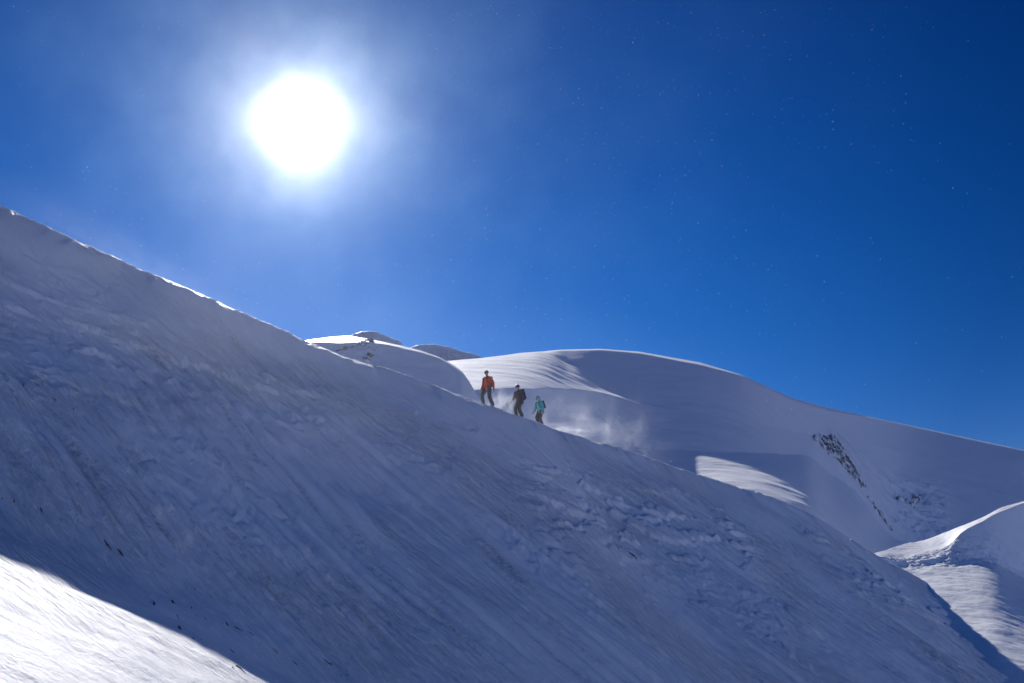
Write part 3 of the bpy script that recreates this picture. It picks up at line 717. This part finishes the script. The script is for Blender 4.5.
P3 = climber(544.2, .75, YAW - .2, 1.78, [(-.02, .10), (.04, -.09)], [(.10, .26, .80), (.28, -.34, .76)], 14, 24, teal,
             'last climber in a teal hooded jacket and brown trousers, lowest on the crest', 'hood', .05)
backpack(P3, (.10, .14, .20), plain('plum_pack', (.05, .03, .05), .8, .2), teal['belt'], 'small dark plum backpack worn by the climber in teal')
trek_pole(P3, 1, (.62, -.50), 'trekking pole planted ahead of the climber in teal')

# ------------------------------------------------------------------ blowing snow
def vol_mat(name, density, g, sc, lo, hi, stretch=(1, 1, 1), falloff=None):
    m, b, out = new_mat(name)
    tcn = b.n('ShaderNodeTexCoord')
    mp = b.n('ShaderNodeMapping', i_Vector=tcn.outputs['Object']); mp.inputs['Scale'].default_value = stretch
    n1 = b.n('ShaderNodeTexNoise', i_Vector=mp.outputs[0], i_Scale=sc, i_Detail=4.0, i_Roughness=0.6)
    n1.inputs['Distortion'].default_value = 0.8
    d = b.m('MULTIPLY', b.mapr(n1.outputs[0], lo, hi, 0.0, 1.0), density)
    if falloff:                              # fade to nothing towards the ends of the object (object space, unit ball)
        ln = b.n('ShaderNodeVectorMath', operation='LENGTH', i_0=tcn.outputs['Object'])
        d = b.m('MULTIPLY', d, b.mapr(ln.outputs['Value'], 0.0, 0.98, 1.0, 0.0))
    v = b.n('ShaderNodeVolumePrincipled', i_Color=(.96, .97, 1, 1), i_Anisotropy=g); b.set(v.inputs['Density'], d)
    m.node_tree.links.new(v.outputs[0], out.inputs[1])
    return m
def plume(c, sc, rz, dens, nscale, lo, hi, label, stretch=(1, 1, 1), ry=0.0):
    bm = bmesh.new(); bmesh.ops.create_icosphere(bm, subdivisions=3, radius=1)
    me = bpy.data.meshes.new('blowing_snow'); bm.to_mesh(me); bm.free()
    me.materials.append(vol_mat('blowing_snow', dens, .55, nscale, lo, hi, stretch, True))
    o = bpy.data.objects.new('blowing_snow', me); COL.objects.link(o); o.location = c; o.scale = sc; o.rotation_euler = (0, ry, rz)
    return tag(o, label, 'blowing snow', kind='stuff')
def crest_pt(px, back=0.0, up=0.0):
    i_ = np.interp(px, [c[0] for c in CREST], range(len(CREST))); j = min(int(i_), len(CREST) - 2)
    return Vector(_c[j]).lerp(Vector(_c[j + 1]), i_ - j) + Vector((ax * back, ay * back, up))
plume(crest_pt(600, 5, .6), (7.5, 5.0, 4.8), 0, .155, 5.0, .46, .82, 'spindrift blowing off the crest right of the last climber', (1.2, 1.2, .7))
plume(crest_pt(562, 1.2, .1), (2.8, 1.6, .8), 0, .6, 3.5, .44, .75, 'low curl of spindrift on the crest just behind the last climber')
plume(crest_pt(505, 1.6, .4), (1.3, 1.6, 1.4), 0, .55, 3.0, .42, .75, 'puff of spindrift behind the legs of the lead climber', (1, 1, .6))
plume(crest_pt(150, .6, .15), (9.5, 2.2, 1.1), R(40), .045, 5.0, .40, .75, 'thin spindrift streaming over the left end of the crest', (2.0, 1, 1), R(20))
plume(Vector((-11, 32, 7.0)), (27, 12, 6.0), R(-34), .0042, 2.2, .30, .72, 'thin veil of spindrift over the upper slope', (1, 1, 1), R(14))

fl = random.Random(11)
bm = bmesh.new()
for i in range(7000):
    y = fl.uniform(6, 30); p = Vector((max(-.65, min(.65, fl.gauss(-.08, .30))) * y, y, fl.uniform(-.05, .62) * y)); sz_ = fl.uniform(.0008, .0023) * (1 + .06 * y)
    if fl.random() < .004: sz_ *= 1.4
    q = [bm.verts.new(p + Vector(d) * sz_ * fl.uniform(.6, 1.2)) for d in ((1, 0, 0), (-.5, .8, 0), (-.5, -.8, 0), (0, 0, 1), (0, 0, -1))]
    for a, b_, c in ((0, 1, 3), (1, 2, 3), (2, 0, 3), (1, 0, 4), (2, 1, 4), (0, 2, 4)): bm.faces.new((q[a], q[b_], q[c]))
me = bpy.data.meshes.new('snow_crystals'); bm.to_mesh(me); bm.free()
m, b, out = new_mat('ice_crystal')
tr_ = b.n('ShaderNodeBsdfTranslucent', i_Color=(.9, .92, .95, 1)); df_ = b.n('ShaderNodeBsdfDiffuse', i_Color=(.9, .92, .95, 1))
mx = b.n('ShaderNodeMixShader'); mx.inputs[0].default_value = .6
m.node_tree.links.new(df_.outputs[0], mx.inputs[1]); m.node_tree.links.new(tr_.outputs[0], mx.inputs[2]); m.node_tree.links.new(mx.outputs[0], out.inputs[0])
me.materials.append(m)
o = bpy.data.objects.new('snow_crystals', me); COL.objects.link(o); tag(o, 'tiny bright ice crystals drifting in the air before the slope', 'ice crystals', kind='stuff')
